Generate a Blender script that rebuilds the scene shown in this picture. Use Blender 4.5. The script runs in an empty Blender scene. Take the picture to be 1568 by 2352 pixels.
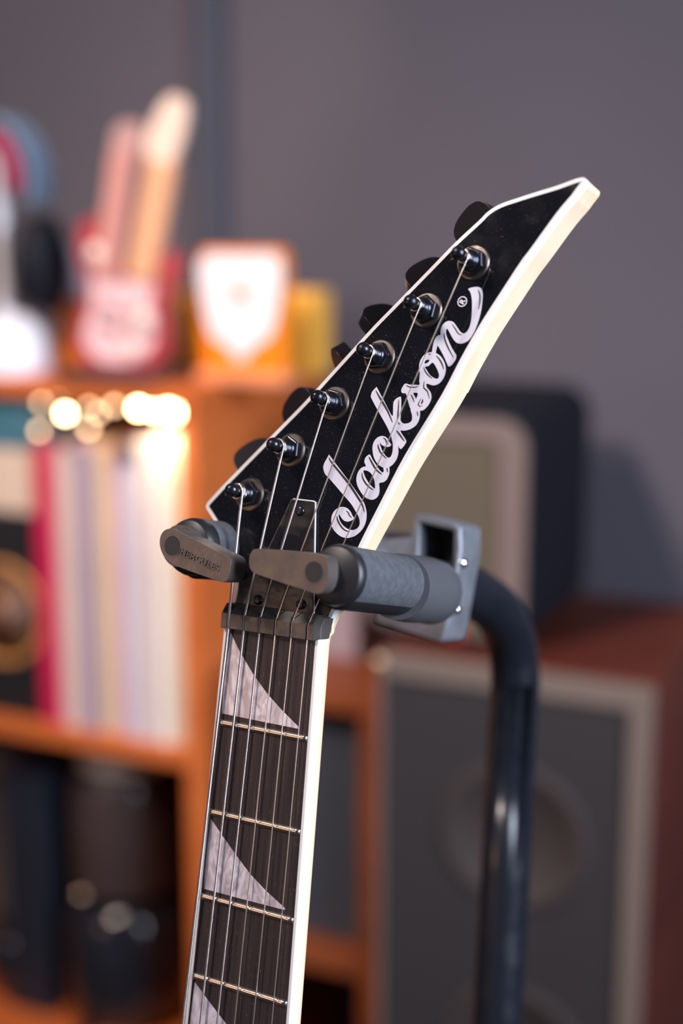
import bpy, math, random
from mathutils import Vector, Matrix
from mathutils.geometry import tessellate_polygon

scene = bpy.context.scene
COL = scene.collection
random.seed(7)
R_ = math.radians

# ------------------------------------------------------------------ camera
CAM = Vector((0, 0, 1.35))
PITCH, YAW, FPX = R_(11.5), R_(25), 3267.0
cd = bpy.data.cameras.new('camera'); cam = bpy.data.objects.new('camera', cd); COL.objects.link(cam)
cam.location = CAM; cam.rotation_euler = (R_(90) - PITCH, 0, YAW)
cd.sensor_fit = 'VERTICAL'; cd.sensor_height = 36; cd.sensor_width = 24; cd.lens = FPX / 2352 * 36
cd.clip_start = 0.02; cd.clip_end = 50
cd.dof.use_dof = True; cd.dof.focus_distance = 0.528; cd.dof.aperture_fstop = 2.9
scene.camera = cam
CR = Vector((math.cos(YAW), math.sin(YAW), 0))
_F = Vector((-math.sin(YAW), math.cos(YAW), 0))
CF = _F * math.cos(PITCH) - Vector((0, 0, math.sin(PITCH)))
CD = -_F * math.sin(PITCH) - Vector((0, 0, math.cos(PITCH)))

# ------------------------------------------------------------------ world, lights, exposure
scene.view_settings.view_transform = 'Standard'; scene.view_settings.look = 'None'
scene.view_settings.exposure = 0.1; scene.view_settings.gamma = 1.0
scene.view_settings.use_curve_mapping = False
w = bpy.data.worlds.new('world'); scene.world = w; w.use_nodes = True
w.node_tree.nodes['Background'].inputs[0].default_value = (0.30, 0.34, 0.55, 1)
w.node_tree.nodes['Background'].inputs[1].default_value = 0.16

def area(name, loc, target, size, power, color, spread=180, sy=None):
    l = bpy.data.lights.new(name, 'AREA'); l.energy = power; l.color = color
    l.shape = 'RECTANGLE' if sy else 'SQUARE'; l.size = size
    if sy: l.size_y = sy
    l.spread = R_(spread)
    o = bpy.data.objects.new(name, l); COL.objects.link(o); o.location = loc
    o.rotation_euler = (Vector(target) - Vector(loc)).to_track_quat('-Z', 'Y').to_euler()
    return o
GC = (-0.22, 0.47, 1.24)
area('key_light', (-1.05, -0.35, 2.55), (-0.35, 1.0, 1.25), 0.28, 3.7, (1.0, 0.84, 0.78), 50)
_g = Vector(GC); _d = CR * -0.91 + CD * 0.03 + CF * -0.39
area('warm_room_lamp', _g + _d * 1.9, GC, 0.55, 3.5, (1.0, 0.60, 0.38))
area('cool_window_light', (1.35, 0.10, 1.75), GC, 0.8, 20, (0.76, 0.84, 1.0), 95, sy=1.0)
area('shelf_warm_light', (-0.9, 0.45, 2.1), (-0.85, 1.25, 1.0), 0.25, 1.3, (1.0, 0.75, 0.60), 70)

sl_ = bpy.data.lights.new('wall_washer', 'SPOT'); sl_.energy = 16; sl_.color = (1.0, 0.80, 0.68); sl_.spot_size = R_(44); sl_.spot_blend = 0.45; sl_.shadow_soft_size = 0.05
_o = bpy.data.objects.new('wall_washer', sl_); COL.objects.link(_o); _o.location = (-1.15, 0.55, 1.95)
_o.rotation_euler = (Vector((-1.02, 1.46, 1.62)) - _o.location).to_track_quat('-Z', 'Y').to_euler()

# ------------------------------------------------------------------ materials
MATS = {}
def mat(name, color, rough=0.5, metal=0.0, coat=0.0, noise=None, bump=None, emis=None, spec=0.5, rnoise=None):
    """noise=(color2, scale(x,y,z), detail, lo, hi); bump=(scale xyz, strength, distance)"""
    if name in MATS: return MATS[name]
    m = bpy.data.materials.new(name); m.use_nodes = True; nt = m.node_tree
    b = nt.nodes['Principled BSDF']
    b.inputs['Base Color'].default_value = (*color, 1); b.inputs['Roughness'].default_value = rough
    b.inputs['Metallic'].default_value = metal; b.inputs['Coat Weight'].default_value = coat
    b.inputs['Specular IOR Level'].default_value = spec
    if coat: b.inputs['Coat Roughness'].default_value = 0.08
    if noise or bump or rnoise: tc = nt.nodes.new('ShaderNodeTexCoord')
    def nz(scale, detail=4, dist=0.0):
        mp = nt.nodes.new('ShaderNodeMapping'); mp.inputs['Scale'].default_value = scale
        nt.links.new(tc.outputs['Object'], mp.inputs['Vector'])
        n = nt.nodes.new('ShaderNodeTexNoise'); n.inputs['Scale'].default_value = 1; n.inputs['Detail'].default_value = detail
        n.inputs['Distortion'].default_value = dist
        nt.links.new(mp.outputs[0], n.inputs['Vector']); return n
    if noise:
        c2, sc, det, lo, hi = noise[:5]
        n = nz(sc, det, noise[5] if len(noise) > 5 else 0)
        cr = nt.nodes.new('ShaderNodeValToRGB'); cr.color_ramp.elements[0].position = lo; cr.color_ramp.elements[1].position = hi
        cr.color_ramp.elements[0].color = (*color, 1); cr.color_ramp.elements[1].color = (*c2, 1)
        nt.links.new(n.outputs[0], cr.inputs[0]); nt.links.new(cr.outputs[0], b.inputs['Base Color'])
    if rnoise:
        r1, r2, sc, lo, hi = rnoise
        n = nz(sc, 5); mr = nt.nodes.new('ShaderNodeMapRange')
        mr.inputs[1].default_value = lo; mr.inputs[2].default_value = hi; mr.inputs[3].default_value = r1; mr.inputs[4].default_value = r2
        nt.links.new(n.outputs[0], mr.inputs[0]); nt.links.new(mr.outputs[0], b.inputs['Roughness'])
    if bump:
        n = nz(bump[0], 3); bp = nt.nodes.new('ShaderNodeBump'); bp.inputs['Strength'].default_value = bump[1]; bp.inputs['Distance'].default_value = bump[2]
        nt.links.new(n.outputs[0], bp.inputs['Height']); nt.links.new(bp.outputs[0], b.inputs['Normal'])
    if emis:
        b.inputs['Emission Color'].default_value = (*emis[0], 1); b.inputs['Emission Strength'].default_value = emis[1]
    MATS[name] = m; return m

# ------------------------------------------------------------------ mesh helpers
def tag(o, label=None, cat=None, group=None, kind=None):
    if label: o['label'] = label
    if cat: o['category'] = cat
    if group: o['group'] = group
    if kind: o['kind'] = kind
    return o

def obj(name, vf, m, parent=None, smooth=False, bevel=0, bseg=2, auto=None):
    v, f = vf
    me = bpy.data.meshes.new(name); me.from_pydata([tuple(p) for p in v], [], f); me.validate()
    import bmesh
    bm = bmesh.new(); bm.from_mesh(me); bmesh.ops.recalc_face_normals(bm, faces=bm.faces); bm.to_mesh(me); bm.free()
    o = bpy.data.objects.new(name, me); COL.objects.link(o)
    if m: me.materials.append(m)
    if parent: o.parent = parent
    if smooth or auto is not None:
        for p in me.polygons: p.use_smooth = True
    if auto is not None:
        try: me.set_sharp_from_angle(angle=R_(auto))
        except Exception: pass
    if bevel:
        b = o.modifiers.new('bevel', 'BEVEL'); b.width = bevel; b.segments = bseg; b.limit_method = 'ANGLE'; b.angle_limit = R_(40)
        b.harden_normals = False
    return o

def join(*vfs):
    V, F = [], []
    for v, f in vfs:
        k = len(V); V += list(v); F += [tuple(i + k for i in q) for q in f]
    return V, F

def empty(name, loc=(0, 0, 0), mw=None):
    o = bpy.data.objects.new(name, None); COL.objects.link(o); o.empty_display_size = 0.02
    if mw is not None: o.matrix_world = mw
    else: o.location = loc
    return o

def prism(loops, z0, z1, fn=lambda x, y, z: Vector((x, y, z))):
    """extrude closed 2-D loops (first outer, rest holes) between z0 and z1"""
    flat = [p for l in loops for p in l]; n = len(flat)
    V = [fn(p[0], p[1], z0) for p in flat] + [fn(p[0], p[1], z1) for p in flat]
    T = tessellate_polygon([[Vector((p[0], p[1], 0)) for p in l] for l in loops])
    F = [tuple(t) for t in T] + [tuple(i + n for i in reversed(t)) for t in T]
    k = 0
    for l in loops:
        m = len(l)
        for i in range(m):
            a, b = k + i, k + (i + 1) % m; F.append((a, b, b + n, a + n))
        k += m
    return V, F

def lathe(prof, seg=32, fn=lambda x, y, z: Vector((x, y, z)), cx=0, cy=0, phase=0):
    V, F = [], []
    for r, z in prof:
        for i in range(seg):
            a = 2 * math.pi * i / seg + phase; V.append(fn(cx + r * math.cos(a), cy + r * math.sin(a), z))
    for k in range(len(prof) - 1):
        for i in range(seg):
            j = (i + 1) % seg; F.append((k * seg + i, k * seg + j, (k + 1) * seg + j, (k + 1) * seg + i))
    F.append(tuple(range(seg))); F.append(tuple(range((len(prof) - 1) * seg, len(prof) * seg)))
    return V, F

def tube(pts, r, seg=12, radii=None):
    pts = [Vector(p) for p in pts]; n = len(pts); V, F = [], []
    t = (pts[1] - pts[0]).normalized(); up = t.orthogonal().normalized()
    for i, p in enumerate(pts):
        t = (pts[min(i + 1, n - 1)] - pts[max(i - 1, 0)]).normalized()
        up = (up - t * up.dot(t)).normalized(); s = t.cross(up)
        rr = radii[i] if radii else r
        for k in range(seg):
            a = 2 * math.pi * k / seg; V.append(p + up * (rr * math.cos(a)) + s * (rr * math.sin(a)))
    for i in range(n - 1):
        for k in range(seg):
            j = (k + 1) % seg; F.append((i * seg + k, i * seg + j, (i + 1) * seg + j, (i + 1) * seg + k))
    F.append(tuple(range(seg))); F.append(tuple(range((n - 1) * seg, n * seg)))
    return V, F

def boxvf(x0, x1, y0, y1, z0, z1):
    V = [Vector((x, y, z)) for z in (z0, z1) for y in (y0, y1) for x in (x0, x1)]
    return V, [(0, 1, 3, 2), (4, 6, 7, 5), (0, 4, 5, 1), (2, 3, 7, 6), (0, 2, 6, 4), (1, 5, 7, 3)]

def box(name, x0, x1, y0, y1, z0, z1, m, parent=None, bevel=0.0):
    """mesh with its origin at the base centre"""
    if parent is None:
        c = Vector(((x0 + x1) / 2, (y0 + y1) / 2, z0)); v, f = boxvf(x0, x1, y0, y1, z0, z1)
        o = obj(name, ([p - c for p in v], f), m, None, bevel=bevel); o.location = c; return o
    return obj(name, boxvf(x0, x1, y0, y1, z0, z1), m, parent, bevel=bevel)

def cr(pts, n=6, closed=True):
    """Catmull-Rom through 2-D / 3-D points"""
    P = [Vector(p) for p in pts]; m = len(P); out = []
    rng = range(m) if closed else range(m - 1)
    for i in rng:
        if closed: a, b, c, d = P[i - 1], P[i], P[(i + 1) % m], P[(i + 2) % m]
        else: a, b, c, d = P[max(i - 1, 0)], P[i], P[i + 1], P[min(i + 2, m - 1)]
        for k in range(n):
            t = k / n
            out.append(0.5 * ((2 * b) + (c - a) * t + (2 * a - 5 * b + 4 * c - d) * t * t + (3 * b - a - 3 * c + d) * t ** 3))
    if not closed: out.append(P[-1])
    return out

def inset(loop, d):
    """offset a closed loop inwards by d"""
    P = [Vector((p[0], p[1])) for p in loop]; n = len(P)
    A = sum(P[i].x * P[(i + 1) % n].y - P[(i + 1) % n].x * P[i].y for i in range(n))
    s = 1 if A > 0 else -1; out = []
    for i in range(n):
        e = (P[(i + 1) % n] - P[i - 1]);
        if e.length < 1e-9: out.append(P[i]); continue
        e.normalize(); out.append(P[i] + Vector((-e.y, e.x)) * d * s)
    return out

# ------------------------------------------------------------------ projections of the measured picture positions
def ray(px, py): return CF + CR * ((px - 784) / FPX) + CD * ((py - 1176) / FPX)
def PY(px, py, Y):
    d = ray(px, py); return CAM + d * ((Y - CAM.y) / d.y)
def PZ(px, py, Z):
    d = ray(px, py); return CAM + d * ((Z - CAM.z) / d.z)
def CP(px, py, dep): return CAM + ray(px, py) * dep          # dep metres along the view axis

# guitar frame: X across the neck, Y up the neck, Z out of the fretboard; millimetres -> metres
def c2w(v): return CR * v[0] + CD * v[1] + CF * v[2]
GX = c2w((0.84606772, 0.07430814, -0.52787093)); GY = c2w((0.0880004829, -0.99612009, 0.00082318)); GN = c2w((-0.52576167, -0.04714937, -0.8493242))
GX.normalize(); GY = (GY - GX * GY.dot(GX)).normalized(); GN = GX.cross(GY)
GO = CAM + c2w((-0.02661827, 0.04545444, 0.53245629))
GM = Matrix(((GX.x, GY.x, GN.x, GO.x), (GX.y, GY.y, GN.y, GO.y), (GX.z, GY.z, GN.z, GO.z), (0, 0, 0, 1)))
mm = 0.001
def G(x, y, z): return Vector((x, y, z)) * mm
TILT = R_(5)
def H(x, u, z):   # headstock plane: z above the headstock face
    return Vector((x, u * math.cos(TILT) + z * math.sin(TILT), -5 - u * math.sin(TILT) + z * math.cos(TILT))) * mm
def gl(px, py, z=0.0):     # picture position -> fretboard plane raised by z mm
    P0 = GO + GN * (z * mm); d = ray(px, py); q = CAM + d * ((P0 - CAM).dot(GN) / d.dot(GN)) - P0
    return (q.dot(GX) / mm, q.dot(GY) / mm)
HN = (GN * math.cos(TILT) + GY * math.sin(TILT)); HY = (GY * math.cos(TILT) - GN * math.sin(TILT))
def hl(px, py, z=0.0):
    P0 = GO + GN * (-5 * mm) + HN * (z * mm); d = ray(px, py); q = CAM + d * ((P0 - CAM).dot(HN) / d.dot(HN)) - P0
    return (q.dot(GX) / mm, q.dot(HY) / mm)

# ------------------------------------------------------------------ materials in use
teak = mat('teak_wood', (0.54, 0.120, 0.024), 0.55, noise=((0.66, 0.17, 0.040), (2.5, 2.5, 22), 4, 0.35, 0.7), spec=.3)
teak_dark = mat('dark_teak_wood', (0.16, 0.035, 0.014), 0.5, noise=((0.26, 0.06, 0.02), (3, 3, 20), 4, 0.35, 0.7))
wallm = mat('wall_paint', (0.092, 0.084, 0.104), 0.85, noise=((0.102, 0.093, 0.114), (3, 3, 3), 3, 0.3, 0.7), bump=((220, 220, 220), 0.15, 0.001))
slate = mat('groove_shade_paint', (0.055, 0.065, 0.095), 0.8)
floorm = mat('floor_boards', (0.10, 0.055, 0.03), 0.5, noise=((0.16, 0.09, 0.05), (1, 14, 1), 3, 0.3, 0.7))
blackp = mat('black_plastic', (0.012, 0.012, 0.014), 0.42)

# ------------------------------------------------------------------ the room
YW = 1.46
tag(box('wall_back', -3.2, 2.2, YW, YW + 0.12, 0, 2.8, wallm), 'dark grey purple painted wall behind the shelf and speakers', 'wall', kind='structure')
tag(box('floor', -3.2, 2.2, -1.2, YW, -0.05, 0, floorm), 'dark wooden floor under the furniture', 'floor', kind='structure')
p = PY(500, 300, YW)
tag(box('groove_shade_1', p.x - 0.022, p.x + 0.014, YW - 0.012, YW + 0.001, 0, 2.8, slate), 'narrow dark vertical strip painted as groove shadow on the back wall', 'groove_shade', kind='structure')  # dark strip painted as the shadow of a recess groove

# ------------------------------------------------------------------ shelf unit
YF, YB = 1.15, 1.43
XR = PY(452, 1300, YF).x; XL = PY(-420, 1300, YF).x
ZT = PY(300, 884, YF).z; ZR = PY(270, 1697, YF).z; ZB = PY(100, 2400, YF).z
TH = 0.018
sh = empty('shelf_unit', ((XL + XR) / 2, (YF + YB) / 2, 0))
tag(sh, 'orange brown wooden shelf unit holding records and ornaments', 'shelf')
def at(parent, name, x0, x1, y0, y1, z0, z1, m, bevel=0.0015):
    l = parent.location; o = obj(name, boxvf(x0 - l.x, x1 - l.x, y0 - l.y, y1 - l.y, z0 - l.z, z1 - l.z), m, parent, bevel=bevel); return o
at(sh, 'side_panel', XR - TH, XR, YF, YB, 0, ZT - TH, teak)
at(sh, 'side_panel', XL, XL + TH, YF, YB, 0, ZT - TH, teak)
at(sh, 'top_board', XL, XR, YF, YB, ZT - TH, ZT, teak)
at(sh, 'shelf_board', XL + TH, XR - TH, YF + 0.002, YB - 0.006, ZR - 0.02, ZR, teak)
at(sh, 'shelf_board', XL + TH, XR - TH, YF + 0.002, YB - 0.006, ZB - 0.02, ZB, teak)
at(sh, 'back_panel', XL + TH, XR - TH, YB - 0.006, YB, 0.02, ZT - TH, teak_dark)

# records standing in the upper compartment
recs = [(-0.001, 'crimson', (0.60, 0.012, 0.075), 20), (0, 'pink', (0.75, 0.30, 0.33), 6), (0, 'cream', (0.68, 0.58, 0.48), 12),
        (0, 'dusty rose', (0.62, 0.42, 0.42), 8), (0, 'mauve', (0.33, 0.20, 0.36), 5), (0, 'grey violet', (0.36, 0.30, 0.42), 9),
        (0, 'straw yellow', (0.78, 0.60, 0.32), 14), (0, 'peach', (0.75, 0.46, 0.36), 6), (0, 'lavender', (0.58, 0.46, 0.62), 9),
        (0, 'pale lilac', (0.70, 0.60, 0.72), 10), (0, 'light grey', (0.66, 0.62, 0.62), 12), (0, 'rose beige', (0.70, 0.48, 0.44), 8),
        (0, 'white', (0.85, 0.80, 0.72), 14), (0, 'ivory', (0.88, 0.76, 0.58), 12), (0, 'tan', (0.72, 0.48, 0.30), 8)]
x0r = PY(92, 1400, YF + 0.01).x; x1r = PY(440, 1400, YF + 0.01).x; tot = sum(r[3] for r in recs)
x = x0r; prevn = None
for i, (_, cn, c, wd) in enumerate(recs):
    wid = (x1r - x0r) * wd / tot; hgt = 0.295 + 0.012 * random.random() - (0.004 if i < 3 else 0)
    if i > 11: hgt = 0.312
    m = mat('sleeve_' + cn.replace(' ', '_'), c, 0.45, noise=(tuple(k * 0.8 for k in c), (60, 60, 5), 3, 0.45, 0.7))
    y0 = YF + 0.006 + 0.006 * random.random()
    o = box('record_sleeve', x + 0.0004, x + wid - 0.0004, y0, y0 + 0.255, ZR, ZR + hgt, m, None, 0.0012)
    nb = recs[i - 1][1] if i else None
    tag(o, (f'{cn} spined record sleeve standing beside the {nb} one' if nb else 'crimson spined record sleeve, first of the row beside the black speaker'), 'record', 'record sleeves on the upper shelf')
    x += wid
# dark round holders on the record row
for k, (px, py) in enumerate(((141, 1003), (283, 1037))):
    q = PY(px, py, YF - 0.004)
    o = obj('index_tab', lathe([(0.0, -0.004), (0.009, -0.004), (0.011, 0.0), (0.009, 0.004), (0, 0.005)], 20, lambda x, y, z: Vector((x, z, y))), blackp, smooth=True); o.location = (q.x, YF + 0.001, q.z)
    tag(o, ('small round black tab near the crimson record', 'small round black tab above the yellow record')[k], 'tab', 'round black tabs on the record row')

# warm string of bulbs under the top board
bulb = mat('bulb_glow', (1, 0.8, 0.5), 0.4, emis=((1.0, 0.70, 0.36), 42))
bulb2 = mat('dim_bulb_glow', (1, 0.75, 0.45), 0.4, emis=((1.0, 0.62, 0.34), 9))
sl = empty('string_light', (PY(260, 935, YF).x, YF + 0.006, ZT - TH - 0.004)); tag(sl, 'string of small warm glowing bulbs above the records', 'string light')
bp = [(95, 925, 2.6), (90, 990, 3.0), (132, 912, 3.0), (150, 950, 3.8), (205, 935, 2.6), (204, 985, 3.4), (226, 948, 2.8), (262, 932, 3.2), (318, 938, 4.6), (352, 944, 3.6), (385, 943, 4.8), (408, 948, 4.8)]
wp = []
for px, py, r in bp:
    q = PY(px, py, YF + 0.006) - sl.location; wp.append(q + Vector((0, 0.006, 0.004)))
    rr = r * mm; o = obj('bulb', lathe([(rr * 0.05, -rr)] + [(rr * math.cos(a), rr * math.sin(a)) for a in [R_(k) for k in range(-75, 90, 15)]], 14, lambda x, y, z, q=q: Vector((x, y, z)) + q), bulb if px > 300 or px == 150 else bulb2, sl, smooth=True)
obj('wire', tube(cr(wp, 5, False), 0.0008, 8), blackp, sl, smooth=True)

area('sleeve_boost_light', (PY(372, 940, YF).x, YF - .004, ZT - TH - .012), (PY(380, 1100, YF).x, YF + .02, ZR + .2), 0.02, 0.11, (1.0, .80, .56), 140, sy=.02)  # extra area lamp added to brighten the right-hand sleeves
# small black speaker, boxes beside the records
sx1 = PY(74, 1300, YF).x; sx0 = PY(-330, 1300, YF).x; szt = PY(40, 1185, YF).z
sp = empty('bookshelf_speaker', ((sx0 + sx1) / 2, YF + 0.12, ZR)); tag(sp, 'black bookshelf speaker with a tan cone left of the records', 'speaker')
at(sp, 'cabinet', sx0, sx1, YF + 0.012, YF + 0.22, ZR, szt, mat('black_vinyl', (0.012, 0.011, 0.013), 0.5), 0.003)
cc = PY(10, 1420, YF + 0.010); rr = (PY(92, 1420, YF).x - PY(10, 1420, YF).x) * 0.88
fy = lambda x, y, z: Vector((x + cc.x - sp.location.x, YF + 0.012 - z - sp.location.y, y + cc.z - sp.location.z))
rz = (PY(0, 1200, YF).z - PY(0, 1620, YF).z) / 2 / rr * 0.9
fy2 = lambda x, y, z: Vector((x + cc.x - sp.location.x - 0.012, YF + 0.012 - z - sp.location.y, y * min(rz, 1.25) + cc.z - sp.location.z))
rr = (PY(88, 1420, YF).x - PY(-110, 1420, YF).x) / 2
cc = PY(-11, 1412, YF); 
fy2 = lambda x, y, z: Vector((x + cc.x - sp.location.x, YF + 0.012 - z - sp.location.y, y + cc.z - sp.location.z))
obj('cone_surround', lathe([(rr, 0.0), (rr, 0.004), (rr * 0.93, 0.006), (rr * 0.86, 0.003), (rr * 0.85, 0.0)], 40, fy2), mat('tan_cone', (0.50, 0.22, 0.06), 0.4), sp, smooth=True)
obj('cone', lathe([(rr * 0.85, 0.0015), (rr * 0.3, -0.0), (rr * 0.28, 0.006), (rr * 0.05, 0.010)], 40, fy2), mat('brown_cone', (0.20, 0.09, 0.05), 0.4), sp, smooth=True)
zc = PY(40, 1040, YF).z
tag(box('storage_box', sx0 + 0.01, sx1 - 0.002, YF + 0.012, YF + 0.20, szt, zc, mat('cream_box', (0.72, 0.55, 0.42), 0.5), None, 0.002), 'cream box lying on the black bookshelf speaker', 'box')
tag(box('book', sx0 + 0.015, sx1 - 0.006, YF + 0.014, YF + 0.19, zc, PY(40, 925, YF).z, mat('teal_cloth', (0.05, 0.16, 0.21), 0.6), None, 0.002), 'thick teal book lying on the cream box', 'book')

# lower compartment
def lat_at(name, parent, prof, cx, cy, m, seg=40):
    l = parent.location; return obj(name, lathe(prof, seg, lambda x, y, z: Vector((x + cx - l.x, y + cy - l.y, z - l.z))), m, parent, auto=50)
amber = mat('brown_glass', (0.05, 0.032, 0.030), 0.3, coat=0.4)
q = PY(292, 2250, YF + 0.10); q1 = PY(400, 2250, YF + 0.10); rj = (q1.x - q.x) * 1.0
jar = empty('storage_jar', (q.x, YF + 0.11, ZB)); tag(jar, 'tall dark brown jar with pale rim in the lower compartment', 'jar')
zt_ = PY(300, 1775, YF + 0.08).z; zb_ = PY(300, 2110, YF + 0.04).z
lat_at('body', jar, [(rj * .8, zb_), (rj, zb_ + .01), (rj, zt_ - .02), (rj * .9, zt_ - .008), (rj * .8, zt_)], q.x, YF + .11, amber)
lat_at('rim', jar, [(rj * .80, zt_ - .001), (rj * .82, zt_ + .005), (rj * .6, zt_ + .012), (rj * .2, zt_ + .014)], q.x, YF + .11, mat('pale_brass', (0.85, 0.75, 0.58), 0.4))
lat_at('foot', jar, [(rj * .9, ZB), (rj * 1.15, ZB + .012), (rj * 1.22, ZB + .04), (rj * 1.12, zb_ - .02), (rj * .85, zb_)], q.x, YF + .11, mat('gloss_black', (0.012, 0.012, 0.016), 0.14, coat=0.5))
q = PY(0, 2160, YF + 0.05)
pt = empty('cooking_pot', (q.x, YF + 0.09, ZB)); tag(pt, 'glossy black round pot at the left of the brown jar', 'pot')
lat_at('bowl', pt, [(.02, ZB), (.030, ZB + .003), (.045, ZB + .03), (.048, ZB + .055), (.044, ZB + .075)], q.x, YF + .09, MATS['gloss_black'])
lat_at('lid', pt, [(.046, ZB + .074), (.044, ZB + .080), (.02, ZB + .092), (.006, ZB + .094), (.006, ZB + .104), (.002, ZB + .108)], q.x, YF + .09, MATS['gloss_black'])
q = PY(180, 2060, YF + 0.03)
kb = empty('ornament', (q.x, YF + 0.035, ZB)); tag(kb, 'small brass knob on a thin stem in front of the brown jar', 'ornament')
lat_at('stem', kb, [(.012, ZB), (.012, ZB + .003), (.0022, ZB + .006), (.0022, q.z - .004)], q.x, YF + .035, blackp, 16)
kr = 0.006
lat_at('knob', kb, [(kr * max(.05, math.cos(a)), q.z + kr * math.sin(a)) for a in [R_(k) for k in range(-90, 91, 15)]], q.x, YF + .035, mat('brass', (0.85, 0.62, 0.42), 0.3, metal=1), 16)
a_, b_ = PY(70, 1900, YF + .1).x, PY(160, 1900, YF + .1).x
tag(box('box_file', a_, b_, YF + .05, YF + .25, ZB, PY(100, 1790, YF + .05).z, mat('navy_board', (0.012, 0.015, 0.024), 0.5), None, .002), 'tall dark navy box file at the back of the lower compartment', 'box')
a_, b_ = PY(-120, 1800, YF + .1).x, PY(58, 1800, YF + .1).x
tag(box('storage_box', a_, b_, YF + .11, YF + .25, ZB, PY(30, 1740, YF + .11).z, mat('grey_board', (0.11, 0.11, 0.11), 0.6), None, .002), 'dull grey box behind the glossy black pot', 'box')

# ------------------------------------------------------------------ ornaments on the top board
# miniature double neck guitar
YG = 1.19
dg = empty('miniature_guitar', (PY(305, 870, YG).x, YG, ZT)); tag(dg, 'miniature red double neck guitar on the shelf top', 'ornament')
def fy3(par, Y):
    l = par.location
    return lambda x, y, z: Vector((x - l.x, Y - z - l.y, y - l.z))
def p2(pts, Y, n=5, closed=True): return [(v.x, v.y) for v in cr([(PY(a, b, Y).x, PY(a, b, Y).z) for a, b in pts], n, closed)]
F3 = fy3(dg, YG)
body = p2([(236, 498), (204, 515), (198, 590), (222, 655), (198, 725), (190, 785), (222, 845), (295, 866), (362, 846), (396, 790), (388, 715), (400, 665), (424, 612), (402, 576), (368, 606), (330, 622), (286, 606), (262, 560), (254, 508)], YG)
obj('body', prism([body], 0, 0.014, F3), mat('cherry_red', (0.46, 0.06, 0.07), 0.2, coat=0.5), dg, bevel=0.002)
pg = p2([(236, 600), (300, 640), (372, 640), (366, 700), (372, 780), (330, 826), (250, 824), (212, 770), (232, 700)], YG)
obj('pickguard', prism([pg], 0.0142, 0.0155, F3), mat('pale_pink_plastic', (0.90, 0.60, 0.62), 0.25), dg)
def bar(name, a, b, w, z0, z1, m, Y=YG):
    A = Vector((PY(*a, Y).x, PY(*a, Y).z)); B = Vector((PY(*b, Y).x, PY(*b, Y).z)); d = (B - A).normalized(); n = Vector((-d.y, d.x)) * w / 2
    return obj(name, prism([[A + n, B + n, B - n, A - n]], z0, z1, F3), m, dg, bevel=0.001)
bar('neck', (268, 640), (306, 350), 0.026, 0.010, 0.021, mat('rose_neck', (0.60, 0.28, 0.24), 0.4))
bar('neck', (346, 640), (396, 372), 0.028, 0.010, 0.022, mat('maple_neck', (0.80, 0.42, 0.23), 0.35))
obj('headstock', prism([p2([(284, 356), (276, 310), (300, 282), (340, 290), (338, 340), (326, 356)], YG)], 0.006, 0.014, F3), mat('dusky_rose', (0.50, 0.30, 0.28), 0.35), dg, bevel=0.001)
obj('headstock', prism([p2([(366, 376), (352, 330), (380, 262), (404, 228), (430, 224), (446, 246), (440, 300), (424, 350), (410, 376)], YG)], 0.008, 0.016, F3), mat('pale_maple', (0.90, 0.68, 0.55), 0.25), dg, bevel=0.001)
for a, b in (((250, 700), (296, 706)), ((318, 706), (366, 712)), ((250, 745), (296, 750)), ((316, 752), (360, 757))):
    bar('pickup', a, b, 0.010, 0.0155, 0.019, mat('pink_chrome', (0.75, 0.5, 0.52), 0.2, metal=0.6))
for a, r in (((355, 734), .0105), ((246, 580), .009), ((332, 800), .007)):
    q = PY(*a, YG); obj('knob', lathe([(r, 0.015), (r, 0.019)] + [(r * math.cos(t), 0.019 + r * .7 * math.sin(t)) for t in [R_(k) for k in range(10, 90, 14)]], 18, lambda x, y, z, q=q: F3(x + q.x, y + q.z, z)), mat('cream_knob_glint', (0.95, 0.80, 0.70), 0.3), dg, smooth=True)  # bright knob glint put into the pale cream colour
zz = PY(300, 800, YG).z
ms = empty('display_stand', (PY(290, 870, YG).x, YG + 0.02, ZT)); tag(ms, 'small dark stand under the miniature red guitar', 'stand')
at(ms, 'base', PY(190, 870, YG).x, PY(395, 870, YG).x, YG - 0.045, YG + 0.06, ZT, ZT + 0.012, mat('dark_brown_base', (0.07, 0.045, 0.04), 0.3), .003)
at(ms, 'support', PY(270, 870, YG).x, PY(320, 870, YG).x, YG + 0.002, YG + 0.012, ZT + 0.012, zz, MATS['dark_brown_base'], .001)

# orange tin with white label
YT = 1.20
ta, tb = PY(458, 800, YT).x, PY(648, 800, YT).x; tzt = PY(553, 573, YT).z
tn = empty('orange_box', ((ta + tb) / 2, YT + .04, ZT)); tag(tn, 'upright orange box with a large white shield on the shelf top', 'box')
orange = mat('orange_card', (0.95, 0.24, 0.008), 0.5, spec=.25)
at(tn, 'body', ta, tb, YT, YT + .022, ZT, tzt, orange, .006)
l = tn.location
lab = p2([(464, 592), (560, 584), (642, 592), (641, 690), (622, 770), (590, 792), (553, 828), (520, 792), (488, 770), (466, 690)], YT, 4)
obj('shield', prism([lab], 0.0005, 0.0015, fy3(tn, YT)), mat('white_print', (0.92, 0.84, 0.86), 0.4), tn)
obj('emblem', prism([p2([(545, 650), (566, 655), (576, 680), (560, 700), (538, 690), (534, 668)], YT, 4)], 0.0016, 0.002, fy3(tn, YT)), mat('faded_coral', (0.85, 0.42, 0.32), 0.4), tn)
at(tn, 'foot', ta - .004, tb + .004, YT - .003, YT + .026, ZT, ZT + .012, mat('salmon_card', (0.80, 0.30, 0.14), 0.4), .002)
YA = 1.285
amb = mat('amber_card', (0.90, 0.38, 0.03), 0.45)
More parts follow.
